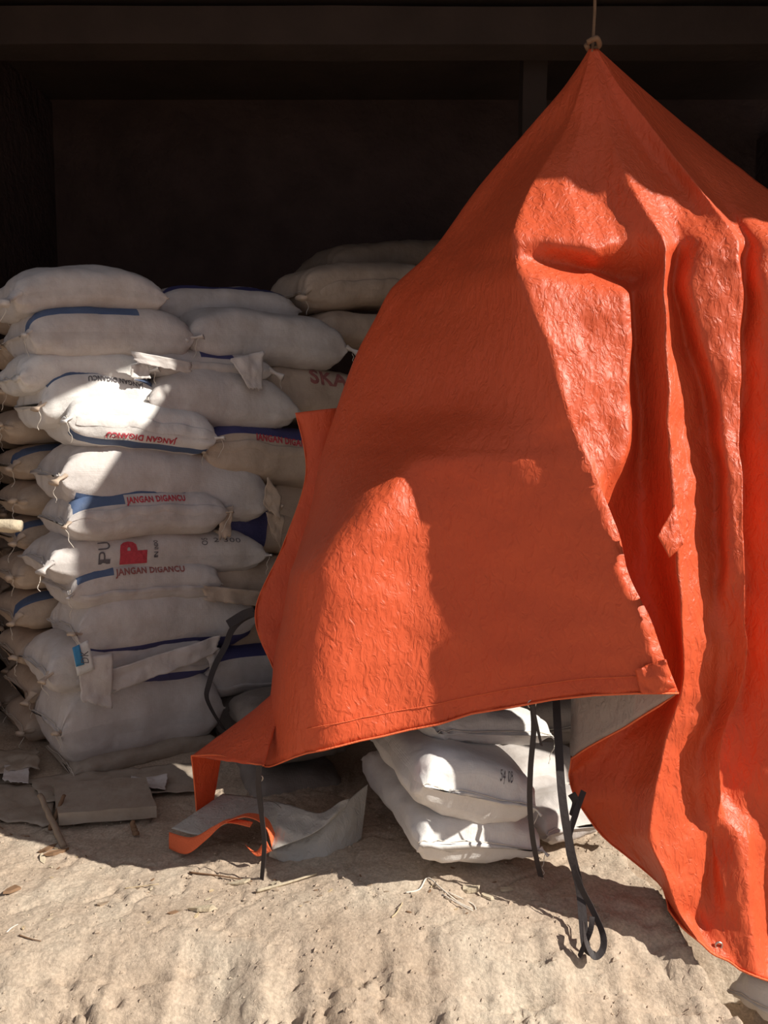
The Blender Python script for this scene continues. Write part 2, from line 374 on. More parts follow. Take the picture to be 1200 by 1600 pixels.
def text_geo(txt, bold=.03):
    if (txt, bold) in _tc: return _tc[(txt, bold)]
    cu = bpy.data.curves.new('txt', 'FONT'); cu.body = txt; cu.offset = bold; cu.resolution_u = 3; cu.space_character = 1.08
    o = bpy.data.objects.new('txt', cu); C.objects.link(o)
    me = o.to_mesh(depsgraph=bpy.context.evaluated_depsgraph_get()) if False else None
    dg = bpy.context.evaluated_depsgraph_get(); me = bpy.data.meshes.new_from_object(o.evaluated_get(dg))
    bm = bmesh.new(); bm.from_mesh(me)
    for _ in range(2):
        ed = [e for e in bm.edges if e.calc_length() > .25]
        if ed: bmesh.ops.subdivide_edges(bm, edges=ed, cuts=1)
        bmesh.ops.triangulate(bm, faces=bm.faces)
    V = [v.co.copy() for v in bm.verts]; Fc = [tuple(v.index for v in f.verts) for f in bm.faces]
    bm.verts.index_update(); bm.free(); bpy.data.objects.remove(o); bpy.data.meshes.remove(me)
    x0 = min(v.x for v in V); x1 = max(v.x for v in V); y0 = min(v.y for v in V); y1 = max(v.y for v in V)
    V = [((v.x-x0)/(x1-x0), (v.y-y0)/(y1-y0)) for v in V]
    _tc[(txt, bold)] = (V, Fc); return V, Fc
def print_on(rt, txt, u0, u1, f0, f1, mat='red_ink', rot=0, bold=.035, slant=0):
    root, body = rt; shp = [s for r, s in SACKS if r == root][0]
    V, Fc = text_geo(txt, bold); out = []
    for (a, b) in V:
        if rot == 180: a, b = 1-a, 1-b
        if rot == 90: a, b = 1-b, a
        if rot == -90: a, b = b, 1-a
        u = u0+(u1-u0)*a+slant*b; f = math.radians(f0+(f1-f0)*b)
        out.append(shp.pt(u, f, .0035))
    o = part('lettering', out, Fc, M[mat], root, smooth=False); return o
def A(label, xl, yl, xr, yr, tpx, out=0.0, **k):
    "sack lying along the pile's front face, given by the pixels of its middle line"
    sh = {q: k.pop(q) for q in ('W', 'hump', 'seed', 'ey', 'ez', 'roll', 'pull', 'flat', 'endp') if q in k}
    p0 = onface(xl, yl, out); p1 = onface(xr, yr, out); Y = (p0.y+p1.y)/2
    T = tpx/F*Y*1.14; sh.setdefault('seed', len(SACKS)+1)
    return sack(label, SackShape(p0, p1, T, **sh), **k)
JD = 'JANGAN DIGANCU'
Z0 = dict(group=None)
# --- left pile, front column, top to bottom
A('topmost grey-white sack at the left end of the tall pile', 20, 455, 262, 458, 66, .02, hump=.05, ears=[(-1, .3, .08, 1)], mat='white')
A('plump grey sack with a blue stripe, second from the top at left', 44, 517, 306, 524, 82, .03, blue=[(-1, .3, 24, 50)], ears=[(-1, 0, .035, 1), (1, 0, .05, 2)])
A('small pale sack third from the top at the left end of the pile', 32, 584, 236, 574, 58, .0, hump=.03, mat='white_lit', ears=[(1, .2, .05, 2)])
r = A('blue-rimmed sack with faded grey upside-down lettering, partly in sunlight', 66, 622, 262, 632, 84, .02, hump=.07, blue=[(-.9, .95, 28, 50)], mat='white_lit', mat_end='cream', ears=[(-1, 0, .05, 1)])
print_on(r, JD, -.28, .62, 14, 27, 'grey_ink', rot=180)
r = A('sunlit sack with red upside-down lettering and a blue band below it', 108, 652, 342, 682, 74, .10, hump=.02, blue=[(-.95, .9, -52, -27)], mat='white_lit', seam=(-.9, .95), seam_phi=.05, ears=[(-1, 0, .04, 1), (1, 0, .04, 2)])
print_on(r, JD, -.52, .42, -25, -8, 'red_ink', rot=180)
r = A('long sack with a triangle of sunlight at its left end', 98, 738, 430, 778, 100, .05, hump=.04, blue=[(-.86, -.22, -60, -22)], mat='white', mat_end='cream', ears=[(-1, -.2, .06, 1), (1, 0, .06, 1)])
print_on(r, JD, -.2, .35, -22, -11, 'dark_red_ink', rot=180, bold=0)
r = A('sack with upright red lettering under a blue triangle at its left end', 106, 816, 358, 800, 76, .09, hump=.02, blue=[(-.92, -.34, 14, 62), (-.34, .5, 34, 84)], mat='white', mat_end='cream', seam=(-.97, .97), seam_phi=.12, ears=[(-1, 0, .035, 1), (1, .1, .03, 2)])
print_on(r, JD, -.30, .44, 11, 30, 'red_ink')
r = A('sack with a red block letter P logo and sideways grey letters', 76, 882, 418, 866, 76, .03, hump=.02, mat='white', ears=[(-1, 0, .06, 1), (1, 0, .03, 2)])
print_on(r, 'PU', -.60, -.50, -2, 26, 'grey_ink', rot=90, bold=0)
print_on(r, 'P', -.42, -.18, -4, 24, 'red_ink', rot=90, bold=.06)
print_on(r, 'N INDO', -.12, -.08, 0, 24, 'grey_ink', rot=90, bold=.02)
print_on(r, 'OS', .34, .40, 12, 28, 'grey_ink', rot=90, bold=0)
print_on(r, '2 300', .46, .72, 18, 28, 'grey_ink', rot=0, bold=0)
r = A('sack with dull red upright lettering below the one with the red P', 112, 926, 350, 908, 72, .05, hump=.03, blue=[(-.93, -.46, 14, 66)], mat='white', seam=(-.9, .95), seam_phi=-.1, ears=[(-1, -.2, .03, 1)])
print_on(r, JD, -.46, .46, 8, 27, 'dark_red_ink')
r = A('plump plain sack with a small blue and white tag at its left corner', 122, 990, 405, 962, 108, .05, hump=.03, blue=[(-.85, 1, -70, -26)], bmat='navy', mat='white', mat_end='cream', ears=[(-1, .4, .05, 2)])
A10 = r
r = A('sack with a torn ragged flap and navy stripe, under the tagged sack', 76, 1056, 345, 1026, 84, .03, hump=.01, blue=[(-.1, .95, -55, -14)], bmat='navy', mat='white', mat_end='cream', seam=(-.7, .95), seam_phi=-.15, ears=[(-1, 0, .05, 1)])
A11 = r
A('big plain sack at the foot of the tall pile', 96, 1146, 350, 1104, 132, .03, hump=.03, mat='white', mat_end='cream', ears=[(-1, .5, .05, 2)], ey=.6, ez=.55)
A('flattened dusty sack lying on the ground under the foot of the pile', 118, 1212, 345, 1160, 34, .05, hump=.01, mat='flat', W=.5)
# --- left pile, column beside it, top to bottom
A('white sack with a navy top stripe, behind the topmost sack of the pile', 248, 474, 470, 484, 56, -.22, hump=.03, blue=[(-.9, 1, 38, 62)], bmat='navy')
A('long grey-white sack in the second row, right of the plump one', 296, 520, 548, 540, 80, .0, hump=.04, ears=[(-1, -.2, .05, 1), (1, 0, .06, 1)])
r = A('flattened sack with a navy label panel squeezed between plump sacks', 226, 562, 428, 580, 46, .02, hump=.01, blue=[(-.12, .35, 12, 75)], bmat='navy', mat='white', seam=(-.95, .95), ears=[(1, .2, .07, 1)])
A('big rounded plain sack right of the lettered sunlit ones', 236, 618, 470, 640, 96, .06, hump=.05, mat='white', endp=2.6)
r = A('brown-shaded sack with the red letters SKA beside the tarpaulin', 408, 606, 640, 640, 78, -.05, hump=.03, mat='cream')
print_on(r, 'SKA', -.38, .12, 10, 44, 'dark_red_ink', bold=.03)
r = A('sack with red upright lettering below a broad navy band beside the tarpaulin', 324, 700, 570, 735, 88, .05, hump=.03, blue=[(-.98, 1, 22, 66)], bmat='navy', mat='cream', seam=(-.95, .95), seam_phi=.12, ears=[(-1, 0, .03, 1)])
print_on(r, JD, -.46, .3, 8, 24, 'red_ink')
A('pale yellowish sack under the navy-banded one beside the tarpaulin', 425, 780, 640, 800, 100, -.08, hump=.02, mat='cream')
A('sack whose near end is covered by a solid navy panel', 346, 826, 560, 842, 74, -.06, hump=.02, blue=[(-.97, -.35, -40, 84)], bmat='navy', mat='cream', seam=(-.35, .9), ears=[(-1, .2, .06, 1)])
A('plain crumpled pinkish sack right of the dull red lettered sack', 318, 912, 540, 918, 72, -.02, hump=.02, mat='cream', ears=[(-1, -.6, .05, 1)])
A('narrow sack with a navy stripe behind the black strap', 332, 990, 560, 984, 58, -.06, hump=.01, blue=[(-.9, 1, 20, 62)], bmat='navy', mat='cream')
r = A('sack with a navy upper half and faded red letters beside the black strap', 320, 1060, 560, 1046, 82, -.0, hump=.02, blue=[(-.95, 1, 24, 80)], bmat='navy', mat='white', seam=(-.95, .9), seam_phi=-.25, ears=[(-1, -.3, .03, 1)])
print_on(r, JD, -.1, .8, 6, 20, 'dark_red_ink')
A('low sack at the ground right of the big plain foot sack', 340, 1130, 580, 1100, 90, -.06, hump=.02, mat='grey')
# --- second row deep, their ends looking out past the left side of the pile
base = CORNER.copy()
desc = ['top', 'second', 'third', 'fourth', 'fifth', 'sixth', 'seventh', 'eighth', 'ninth', 'tenth', 'eleventh']
zt = [(.10, .20), (.32, .22), (.54, .21), (.76, .22), (.98, .21), (1.18, .20), (1.38, .20), (1.58, .20), (1.78, .20), (1.99, .20), (2.19, .19), (2.39, .19)]
cols = ['cream']*12
words = ['bottom', 'second', 'third', 'fourth', 'fifth', 'sixth', 'seventh', 'eighth', 'ninth', 'tenth', 'eleventh', 'twelfth']
for i, ((z, t), cm) in enumerate(zip(zt, cols)):
    s0 = random.uniform(-.15, -.06); dep = .50+random.uniform(-.04, .05)
    p0 = base+D*(s0+.02)+NB*dep+Vector((0, 0, z)); p1 = p0+D*.92
    sack('shaded sack end behind the left pile edge, %s from ground' % words[i], SackShape(p0, p1, t, W=.55, seed=60+i, hump=.02), mat=cm,
         blue=[(-1, .2, 30, 60)] if i in (3, 5, 7) else [], group='shaded sacks in the row behind', ears=[(-.98, .1, .06, i)], nu=34, nv=36)
for i in range(9):
    z = .12+i*.235; p0 = base+D*random.uniform(-.16, .0)+NB*1.06+Vector((0, 0, z))
    sack('dim sack end deep at far left, %s from ground' % words[i], SackShape(p0, p0+D*.9, .23, W=.52, seed=90+i, hump=.02), mat='dusty', group='dim sacks in the third row deep', ears=[(-.98, .1, .07, i)], nu=26, nv=28)  # third row: its shade is put into the sack colour
# filler rows farther behind (seen over gaps): back top heap
A('crumpled pale sack on top at the back, beside the tarpaulin', 478, 452, 690, 440, 64, -.15, hump=.03, mat='cream', ears=[(-1, .3, .08, 1)], seam=(-.8, .9))
A('dark sack barely seen at the very back of the heap, above the others', 520, 408, 760, 398, 46, -.45, hump=.05, mat='dusty')  # dark because the sack colour carries the shade
A('short bunched sack drooping at the right end of the second row', 500, 512, 640, 520, 50, -.12, hump=.03, mat='cream', ears=[(-1, 0, .04, 1)])
# --- cloth patches: torn flaps, rags
def cloth(name, quad, nu, nv, amp, mat, root=None, seed=0, ragged=0.0, freq=9, thick=.003, curl=0):
    q = [Vector(p) for p in quad]; V = []
    nrm = (q[1]-q[0]).cross(q[3]-q[0]).normalized()
    for i in range(nu+1):
        for j in range(nv+1):
            a, b = i/nu, j/nv
            if ragged:
                e = ragged*(noise.noise((a*6, seed, 0))+.5*noise.noise((a*17, seed, 3)))*b; b2 = b+e
                a2 = a+ragged*.6*noise.noise((b*6, seed+5, 0))*(1 if a > .5 else -1)*abs(a-.5)*2
            else: a2, b2 = a, b
            p = (q[0]*(1-a2)*(1-b2)+q[1]*a2*(1-b2)+q[2]*a2*b2+q[3]*(1-a2)*b2)
            n = N(p.x+seed, p.y, p.z, freq, 3); rdg = 1-2*abs(noise.noise((p.x*freq*.8+seed, p.y*freq*.8, p.z*freq*.8)))
            V.append(p+nrm*(amp*(n+.7*rdg)+curl*math.sin(PI*b)))
    Fc = grid_faces(nu+1, nv+1)
    o = part(name, V, Fc, mat, root) if root else mesh(name, V, Fc, mat)
    md = o.modifiers.new('thickness', 'SOLIDIFY'); md.thickness = thick; md.offset = 0
    return o
def fq(*pts, out=.0): return [onface(x, y, out) for x, y in pts]
cloth('torn_flap', fq((122, 1030), (176, 1020), (176, 1108), (128, 1095), out=.12), 16, 16, .012, M['white'], A11[0], 1, .06)
cloth('torn_flap', fq((170, 1048), (344, 992), (338, 1022), (176, 1084), out=.10), 40, 12, .014, M['white'], A11[0], 2, .12)
ptag = cloth('paper_tag', fq((113, 1012), (138, 1000), (148, 1046), (121, 1056), out=.135), 6, 6, .003, M['paper'], A10[0], 3)
o = cloth('tag_stripe', fq((113, 1012), (124, 1007), (132, 1038), (119, 1042), out=.141), 4, 4, .001, M['cyan'], ptag, 3)
def root_of(key): return [r for r, sh in SACKS if key in r['label']][0]
for key, q, o_, sd, m_ in [
    ('navy label panel', ((362, 560), (412, 548), (410, 610), (388, 606)), .10, 21, 'white'),
    ('navy label panel', ((206, 548), (300, 566), (298, 584), (214, 566)), .10, 22, 'white'),
    ('third from the top', ((205, 570), (232, 566), (236, 592), (206, 590)), .06, 23, 'white_lit'),
    ('solid navy panel', ((415, 800), (445, 806), (440, 858), (426, 836)), .06, 24, 'cream'),
    ('solid navy panel', ((345, 796), (366, 790), (360, 838), (342, 842)), .06, 25, 'cream'),
    ('pinkish', ((316, 915), (420, 925), (418, 950), (322, 938)), .08, 26, 'cream'),
    ('long sack with a triangle', ((418, 745), (440, 775), (437, 812), (412, 788)), .09, 27, 'cream'),
    ('faded red letters', ((322, 1022), (344, 1014), (340, 1046), (330, 1050)), .08, 28, 'white')]:
    cloth('loose_flap', fq(*q, out=o_), 16, 12, .012, M[m_], root_of(key), sd, .14, 14)
def flat_text(name, txt, quad, mat, root, bold=.02):
    V, Fc = text_geo(txt, bold); q = quad
    out = [(q[3]*(1-a)*(1-b)+q[2]*a*(1-b)+q[1]*a*b+q[0]*(1-a)*b) for a, b in V]
    return part(name, out, Fc, M[mat], root, smooth=False)
# ------------------------------------------------------------------ sacks under the tarpaulin (right)
def Dsack(label, px, py, Y, yaw, L, W, T, roll=0, pitch=0, **k):
    e = Vector((math.sin(yaw), -math.cos(yaw), math.sin(pitch))).normalized()    # near end faces e
    near = P(px, py, Y); far = near-e*L
    shk = {q: k.pop(q) for q in ('hump', 'seed', 'ey', 'ez', 'pull', 'flat', 'endp') if q in k}; shk.setdefault('seed', len(SACKS)+1)
    shp = SackShape(far, near, T, W=W, roll=roll, center=True, **shk); return sack(label, shp, **k)
yw = math.radians(17)
Dsack('sunlit white sack on the ground, bottom of the heap under the tarpaulin', 754, 1322, 2.88, yw, .80, .54, .19, roll=math.radians(-11), mat='white_lit', hump=.005, ears=[(1, PI, .03, 1)], endp=12)
r = Dsack('plump white sack second from the bottom of the heap under the tarpaulin', 752, 1246, 2.86, yw, .80, .52, .25, roll=math.radians(-18), mat='white_lit', hump=.005, ears=[(1, PI, .03, 1)], endp=10)
print_on(r, '54 08', .90, .97, 100, 112, 'grey_ink', rot=90, bold=0)
Dsack('white sack in shade just below the orange hem, topmost of the heap', 775, 1146, 3.10, math.radians(24), .85, .58, .15, roll=math.radians(-10), mat='white_lit', hump=.01, ears=[(1, PI, .03, 1)])
Dsack('crumpled white sack right of the small heap behind the long double strap', 905, 1292, 3.10, math.radians(30), .7, .36, .17, roll=-.1, mat='white', hump=.01, ears=[(1, PI, .06, 1)], endp=9)
Dsack('white sack behind the thin strap, its pointed corner drooping', 880, 1225, 3.45, math.radians(35), .8, .52, .24, mat='white', roll=-.15)
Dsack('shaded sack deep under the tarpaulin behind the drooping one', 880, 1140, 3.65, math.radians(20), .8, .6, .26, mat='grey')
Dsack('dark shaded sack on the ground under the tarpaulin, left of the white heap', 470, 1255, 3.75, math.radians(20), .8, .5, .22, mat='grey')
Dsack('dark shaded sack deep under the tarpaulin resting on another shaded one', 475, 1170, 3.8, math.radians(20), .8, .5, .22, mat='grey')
Dsack('white sack lying low in the ditch at the bottom right corner', 1205, 1580, 2.55, math.radians(-70), .8, .40, .18, mat='white_lit', roll=.2)
# ------------------------------------------------------------------ the big tarpaulin
# control rows: 14 columns of (px, depth); py is the row's own unless given
ROWS = [
 (76,   [(921,3.56),(922,3.56),(923,3.56),(924,3.55),(925,3.55),(926,3.55),(927,3.55),(928,3.55),(929,3.55),(930,3.55),(931,3.55),(932,3.55),(933,3.56),(934,3.56)]),
 (135,  [(885,3.66),(882,3.62),(890,3.57),(902,3.53),(908,3.50),(915,3.49),(925,3.48),(935,3.47),(945,3.48),(955,3.49),(968,3.48),(980,3.53),(990,3.58),(1000,3.64)]),
 (200,  [(845,3.76),(826,3.70),(848,3.62),(872,3.54),(885,3.47),(905,3.43),(925,3.42),(950,3.40),(972,3.42),(990,3.44),(1020,3.40),(1035,3.50),(1055,3.60),(1078,3.74)]),
 (295,  [(770,3.92),(745,3.82),(775,3.68),(800,3.52),(828,3.30),(880,3.27),(930,3.29),(990,3.20),(1025,3.25),(1060,3.30),(1095,3.22),(1112,3.34),(1145,3.40),(1200,3.60)]),
 (372,  [(715,4.00),(690,3.87),(716,3.73),(748,3.55),(802,3.12),(925,3.08),(985,3.14),(1035,3.08),(1062,3.14),(1098,3.09),(1152,3.06),(1166,3.16),(1205,3.10),(1330,3.24)]),
 (405,  [(690,4.00),(660,3.88),(690,3.72),(735,3.52),(804,3.09),(935,3.19),(990,3.24),(1038,3.05),(1058,3.15),(1088,3.06),(1154,3.03),(1164,3.14),(1205,3.06),(1330,3.20)]),
 (450,  [(650,4.02),(613,3.90),(655,3.74),(715,3.48),(812,3.02),(984,3.05),(992,3.18),(1040,3.01),(1054,3.12),(1084,3.02),(1156,3.03),(1162,3.12),(1205,3.02),(1330,3.12)]),
 (540,  [(600,4.02),(562,3.90),(625,3.66),(725,3.34),(852,2.96),(985,3.00),(994,3.16),(1042,2.98),(1072,3.12),(1104,3.00),(1158,3.00),(1160,3.12),(1205,3.05),(1330,2.98)]),
 (640,  [(565,3.98),(525,3.84),(620,3.54),(740,3.20),(885,2.89),(985,2.95),(1000,3.12),(1044,2.92),(1100,3.07),(1126,2.96),(1158,2.95),(1156,3.10),(1205,3.02),(1330,2.90)]),
 (695,  [(550,3.98),(509,3.80),(612,3.37),(690,3.13),(905,2.86),(978,2.91),(1000,3.10),(1046,2.89),(1108,3.02),(1133,2.91),(1158,2.90),(1156,3.06),(1205,2.98),(1330,2.86)]),
 (722,  [(545,3.97),(502,3.77),(612,3.22),(682,3.07),(920,2.84),(972,2.89),(1002,3.10),(1048,2.87),(1112,3.00),(1136,2.89),(1160,2.88),(1156,3.05),(1207,2.97),(1330,2.84)]),
 (800,  [(520,3.96),(482,3.70),(552,3.06),(688,3.03),(955,2.79),(935,2.90),(1004,3.06),(1054,2.81),(1116,2.93),(1138,2.83),(1162,2.81),(1156,3.00),(1207,2.92),(1330,2.80)]),
 (900,  [(495,3.92),(455,3.60),(488,2.96),(706,2.99),(985,2.73),(905,2.98),(1016,3.02),(1060,2.76),(1116,2.85),(1136,2.79),(1164,2.76),(1156,2.96),(1207,2.90),(1330,2.76)]),
 (1000, [(466,3.84),(426,3.50),(478,2.90),(700,2.94),(1025,2.67),(895,2.98),(1036,2.97),(1064,2.73),(1098,2.78),(1130,2.80),(1166,2.73),(1156,2.91),(1207,2.85),(1330,2.73)]),
 (1085, [(452,3.60),(412,3.38),(480,2.86),(684,2.89),(1058,2.62),(893,2.98),(1030,2.95),(1064,2.73),(1094,2.77),(1122,2.80),(1156,2.72),(1150,2.89),(1205,2.84),(1330,2.73)]),
 (1150, [(0,0.00),(0,0.00),(0,0.00),(0,0.00),(1058,2.60),(889,3.06),(1010,2.90),(1042,2.72),(1076,2.77),(1100,2.80),(1128,2.72),(1124,2.86),(1200,2.82),(1330,2.72)]),
 (1240, [(0,0.00),(0,0.00),(0,0.00),(0,0.00),(1058,2.60),(900,3.02),(985,2.87),(1022,2.69),(1056,2.73),(1086,2.77),(1124,2.71),(1128,2.81),(1200,2.77),(1330,2.69)]),
 (1310, [(0,0.00),(0,0.00),(0,0.00),(0,0.00),(1058,2.60),(950,2.97),(990,2.85),(1014,2.66),(1050,2.70),(1108,2.75),(1120,2.75),(1164,2.71),(1205,2.77),(1330,2.67)]),
 (1380, [(0,0.00),(0,0.00),(0,0.00),(0,0.00),(1058,2.60),(1030,2.86),(1036,2.80),(1046,2.64),(1070,2.68),(1108,2.72),(1128,2.68),(1172,2.66),(1205,2.74),(1330,2.64)]),
 (1430, [(0,0.00),(0,0.00),(0,0.00),(0,0.00),(1058,2.60),(1042,2.79),(1052,2.75),(1062,2.65),(1092,2.69),(1116,2.67),(1140,2.65),(1176,2.63),(1210,2.69),(1330,2.61)]),
 (1500, [(0,0.00),(0,0.00),(0,0.00),(0,0.00),(1058,2.60),(1046,2.73),(1070,2.67),(1090,2.61),(1112,2.61),(1132,2.61),(1154,2.61),(1180,2.59),(1215,2.59),(1330,2.57)]),
]
HEM = {5: 1424, 6: 1452, 7: 1470, 8: 1488, 9: 1500, 10: 1512, 11: 1524, 12: 1540, 13: 1590}
def build_tarp():
    K = 14; SUB = 12; RS = 9
    nr = len(ROWS)
    ys = []
    for i, (y, c) in enumerate(ROWS): ys.append([y]*K)
    # bottom rows: hem runs on a slant
    for j, yb in HEM.items():
        ys[-1][j] = yb; ys[-2][j] = ys[-3][j]*.45+yb*.55
    # row 1085 carries the front hem
    h = 14
    for j, yb in ((0, 1090), (1, 1194), (2, 1179), (3, 1134), (4, 1083)): ys[h][j] = yb
    ys[h-1][1] = 1040; ys[h-1][2] = 1040; ys[h-1][3] = 1020
    ys[4][5] = 386; ys[4][4] = 362; ys[5][5] = 424; ys[5][6] = 436; ys[6][5] = 458; ys[6][6] = 462; ys[6][4] = 436; ys[5][4] = 398
    ys[h][5] = 1186; ys[h-1][5] = 1060; ys[h+1][5] = 1212; ys[h+2][5] = 1252; ys[h+3][5] = 1316
    for i in range(nr):
        if i > h:
            for j in range(4): ROWS[i][1][j] = ROWS[h][1][j]; ys[i][j] = ys[h][j]
    ctr = [[Vector((ROWS[i][1][j][0], ys[i][j], ROWS[i][1][j][1])) for j in range(K)] for i in range(nr)]
    def interp(p, t):           # rows: soft interpolation
        n = len(p)-1; k = min(int(t), n-1); f = t-k
        p1, p2 = p[k], p[k+1]; p0 = p[max(k-1, 0)]; p3 = p[min(k+2, n)]
        cr = .5*((2*p1)+(p2-p0)*f+(2*p0-5*p1+4*p2-p3)*f*f+(3*p1-p0-3*p2+p3)*f**3)
        return p1.lerp(p2, f)*.35+cr*.65
    sharp = {4, 7, 10, 5}
    def interc(p, t):           # columns: softer in between, sharp at the ridges
        n = len(p)-1; k = min(int(t), n-1); f = t-k
        p1, p2 = p[k], p[k+1]
        m1 = (p2-p[k-1])*.5 if (k > 0 and k not in sharp) else (p2-p1)
        m2 = (p[k+2]-p1)*.5 if (k+2 <= n and (k+1) not in sharp) else (p2-p1)
        h00 = 2*f**3-3*f*f+1; h10 = f**3-2*f*f+f; h01 = -2*f**3+3*f*f; h11 = f**3-f*f
        return p1*h00+m1*h10+p2*h01+m2*h11
    NR = (nr-1)*RS; NC = (K-1)*SUB
    hrow = h*RS
    V = []; 
    for a in range(NR+1):
        t = a/RS; row = [interp([ctr[i][j] for i in range(nr)], t) for j in range(K)]
        if t >= h:              # free left part: freeze; c4 keeps the hem point
            for j in range(5): row[j] = ctr[h][j].copy()
        for b in range(NC+1):
            q = interc(row, b/SUB)
            if 3 < b/SUB < 4 and t <= h: q = q+Vector((0, -16*math.sin(PI*(b/SUB-3))*max(0, t-h+1.5)/1.5, 0))
            # wandering of crease lines
            wob = 5*noise.noise((q.y*.014, b*.05, 3))*min(1, max(0, (q.y-250)/200))
            p = P(q.x+wob*(0.3 < b/SUB), q.y, q.z)
            # crumple
            amt = min(1, max(0, (q.y-120)/300))
            big = N(p.x, p.z, q.z*.5, 3.2, 3)*.020
            rd = 1-2*abs(noise.noise((p.x*9, p.z*6, 1.7)))
            med = rd*.0055+N(p.x*1.3, p.z*.8, 9, 16, 3)*.006
            fine = (1-2*abs(noise.noise((p.x*34+p.z*14, p.z*26, 4))))*.0022
            p.y += amt*(big+med+fine)
            V.append(p)
    W = NC+1; Fc = []
    for a in range(NR):
        for b in range(NC):
            c = b/SUB
            if a >= hrow and c < 5: continue
            Fc.append((a*W+b, a*W+b+1, (a+1)*W+b+1, (a+1)*W+b))
    return V, Fc, W, NR, NC, hrow, SUB
TV, TF, TW, TNR, TNC, THR, TSUB = build_tarp()
# drop unused verts
used = sorted({i for f in TF for i in f}); rm = {u: k for k, u in enumerate(used)}
tarp = empty('tarpaulin', (.6, 3.2, 0), 'big orange tarpaulin hung from a point and draped over the sack heap on the right', 'tarpaulin')
sheet = part('sheet', [TV[i] for i in used], [tuple(rm[i] for i in f)[::-1] for f in TF], [M['orange'], M['tarp_in']], tarp)
md = sheet.modifiers.new('thickness', 'SOLIDIFY'); md.thickness = .003; md.material_offset = 1; md.offset = -1; md.material_offset_rim = 0
# hem cords
def cordline(idx, r=.004):
    return tube([TV[i]-Vector((0, .003, 0)) for i in idx], r, 5)
L1 = [THR*TW+b for b in range(TSUB, 4*TSUB+1, 2)]+[THR*TW+b for b in range(4*TSUB+2, 5*TSUB+1, 2)]
v, f = cordline(L1); part('hem_cord', v, f, M['hem'], tarp, )
L2 = [TNR*TW+b for b in range(5*TSUB, TNC+1, 2)]
v, f = cordline(L2); part('hem_cord', v, f, M['hem'], tarp)
L3 = [a*TW+5*TSUB for a in range(THR, TNR+1, 2)]
v, f = cordline(L3, .003); part('hem_cord', v, f, M['hem'], tarp)
def patch(name, q, amp, seed):
    n = 14; V = []
    for i in range(n+1):
        for j in range(n+1):
            a, b = i/n, j/n; p = q[0]*(1-a)*(1-b)+q[1]*a*(1-b)+q[2]*a*b+q[3]*(1-a)*b
            V.append(p+Vector((0, -1, 0))*amp*(N(p.x+seed, p.y, p.z, 22, 3)+math.sin(PI*a)*math.sin(PI*b)))
    o = part(name, V, [t[::-1] for t in grid_faces(n+1, n+1)], [M['orange'], M['tarp_in']], tarp)
    m = o.modifiers.new('t', 'SOLIDIFY'); m.thickness = .003; m.material_offset = 1; m.offset = -1; return o
patch('turned_corner', [P(1002, 1084, 2.655), P(1061, 1084, 2.625), P(1040, 1030, 2.635), P(992, 1046, 2.665)], .012, 3)
patch('folded_tab', [P(1046, 872, 2.74), P(1068, 850, 2.75), P(1056, 786, 2.80), P(1028, 838, 2.745)], .006, 5)
def sheetmap(corners, nu, nv, amp, seed, bulge=0, bend=None):
    q = corners; V = []
    for i in range(nu+1):
        for j in range(nv+1):
            a, b = i/nu, j/nv
            p = (q[0]*(1-a)*(1-b)+q[1]*a*(1-b)+q[2]*a*b+q[3]*(1-a)*b)
            p = p+Vector((0, -1, 0))*(bulge*math.sin(PI*a)*math.sin(PI*b)+amp*(N(p.x+seed, p.y, p.z, 9, 3)))
            if bend: p = bend(p, a, b)
            V.append(p)
    return V, grid_faces(nu+1, nv+1)
# layer hanging behind the left silhouette
lf = crs([P(462, 645, 3.98), P(478, 740, 3.97), P(443, 850, 3.92), P(399, 955, 3.84), P(425, 1040, 3.70), P(452, 1092, 3.50)], 10)
rt = crs([P(545, 636, 4.02), P(540, 740, 4.00), P(530, 850, 3.95), P(520, 955, 3.88), P(510, 1040, 3.74), P(520, 1092, 3.55)], 10)
V, nb = [], 16
for a, b in zip(lf, rt):
    for k in range(nb+1):
        p = a.lerp(b, k/nb); p.y += .02*N(p.x, p.z, 3, 5)-.03*math.sin(PI*k/nb); V.append(p)
o = part('back_layer', V, [t[::-1] for t in grid_faces(len(lf), nb+1)], [M['orange'], M['tarp_in']], tarp)
md = o.modifiers.new('t', 'SOLIDIFY'); md.thickness = .003; md.material_offset = 1; md.offset = -1
v, f = tube(lf, .003, 5); part('hem_cord', v, f, M['hem'], tarp)
# low flap of the tarpaulin spreading left at its foot
q = [P(452, 1060, 3.35), P(412, 1196, 3.03), P(299, 1181, 3.30), P(398, 1108, 3.50)]
v, f = sheetmap(q, 24, 24, .012, 4, .03); o = part('corner_flap', v, f, [M['orange'], M['tarp_in']], tarp)
md = o.modifiers.new('t', 'SOLIDIFY'); md.thickness = .003; md.material_offset = 1
q = [P(299, 1181, 3.30), P(345, 1188, 3.45), P(330, 1275, 3.45), P(308, 1275, 3.34)]
v, f = sheetmap(q, 10, 14, .008, 6); o = part('corner_flap', v, f, [M['orange'], M['tarp_in']], tarp)
v, f = tube(crs([P(299, 1181, 3.295), P(303, 1215, 3.30), P(308, 1275, 3.33)], 6), .004, 5); part('hem_cord', v, f, M['hem'], tarp)
v, f = tube(crs([P(299, 1181, 3.295), P(340, 1180, 3.22), P(380, 1190, 3.11), P(412, 1196, 3.02)], 6), .004, 5); part('hem_cord', v, f, M['hem'], tarp)
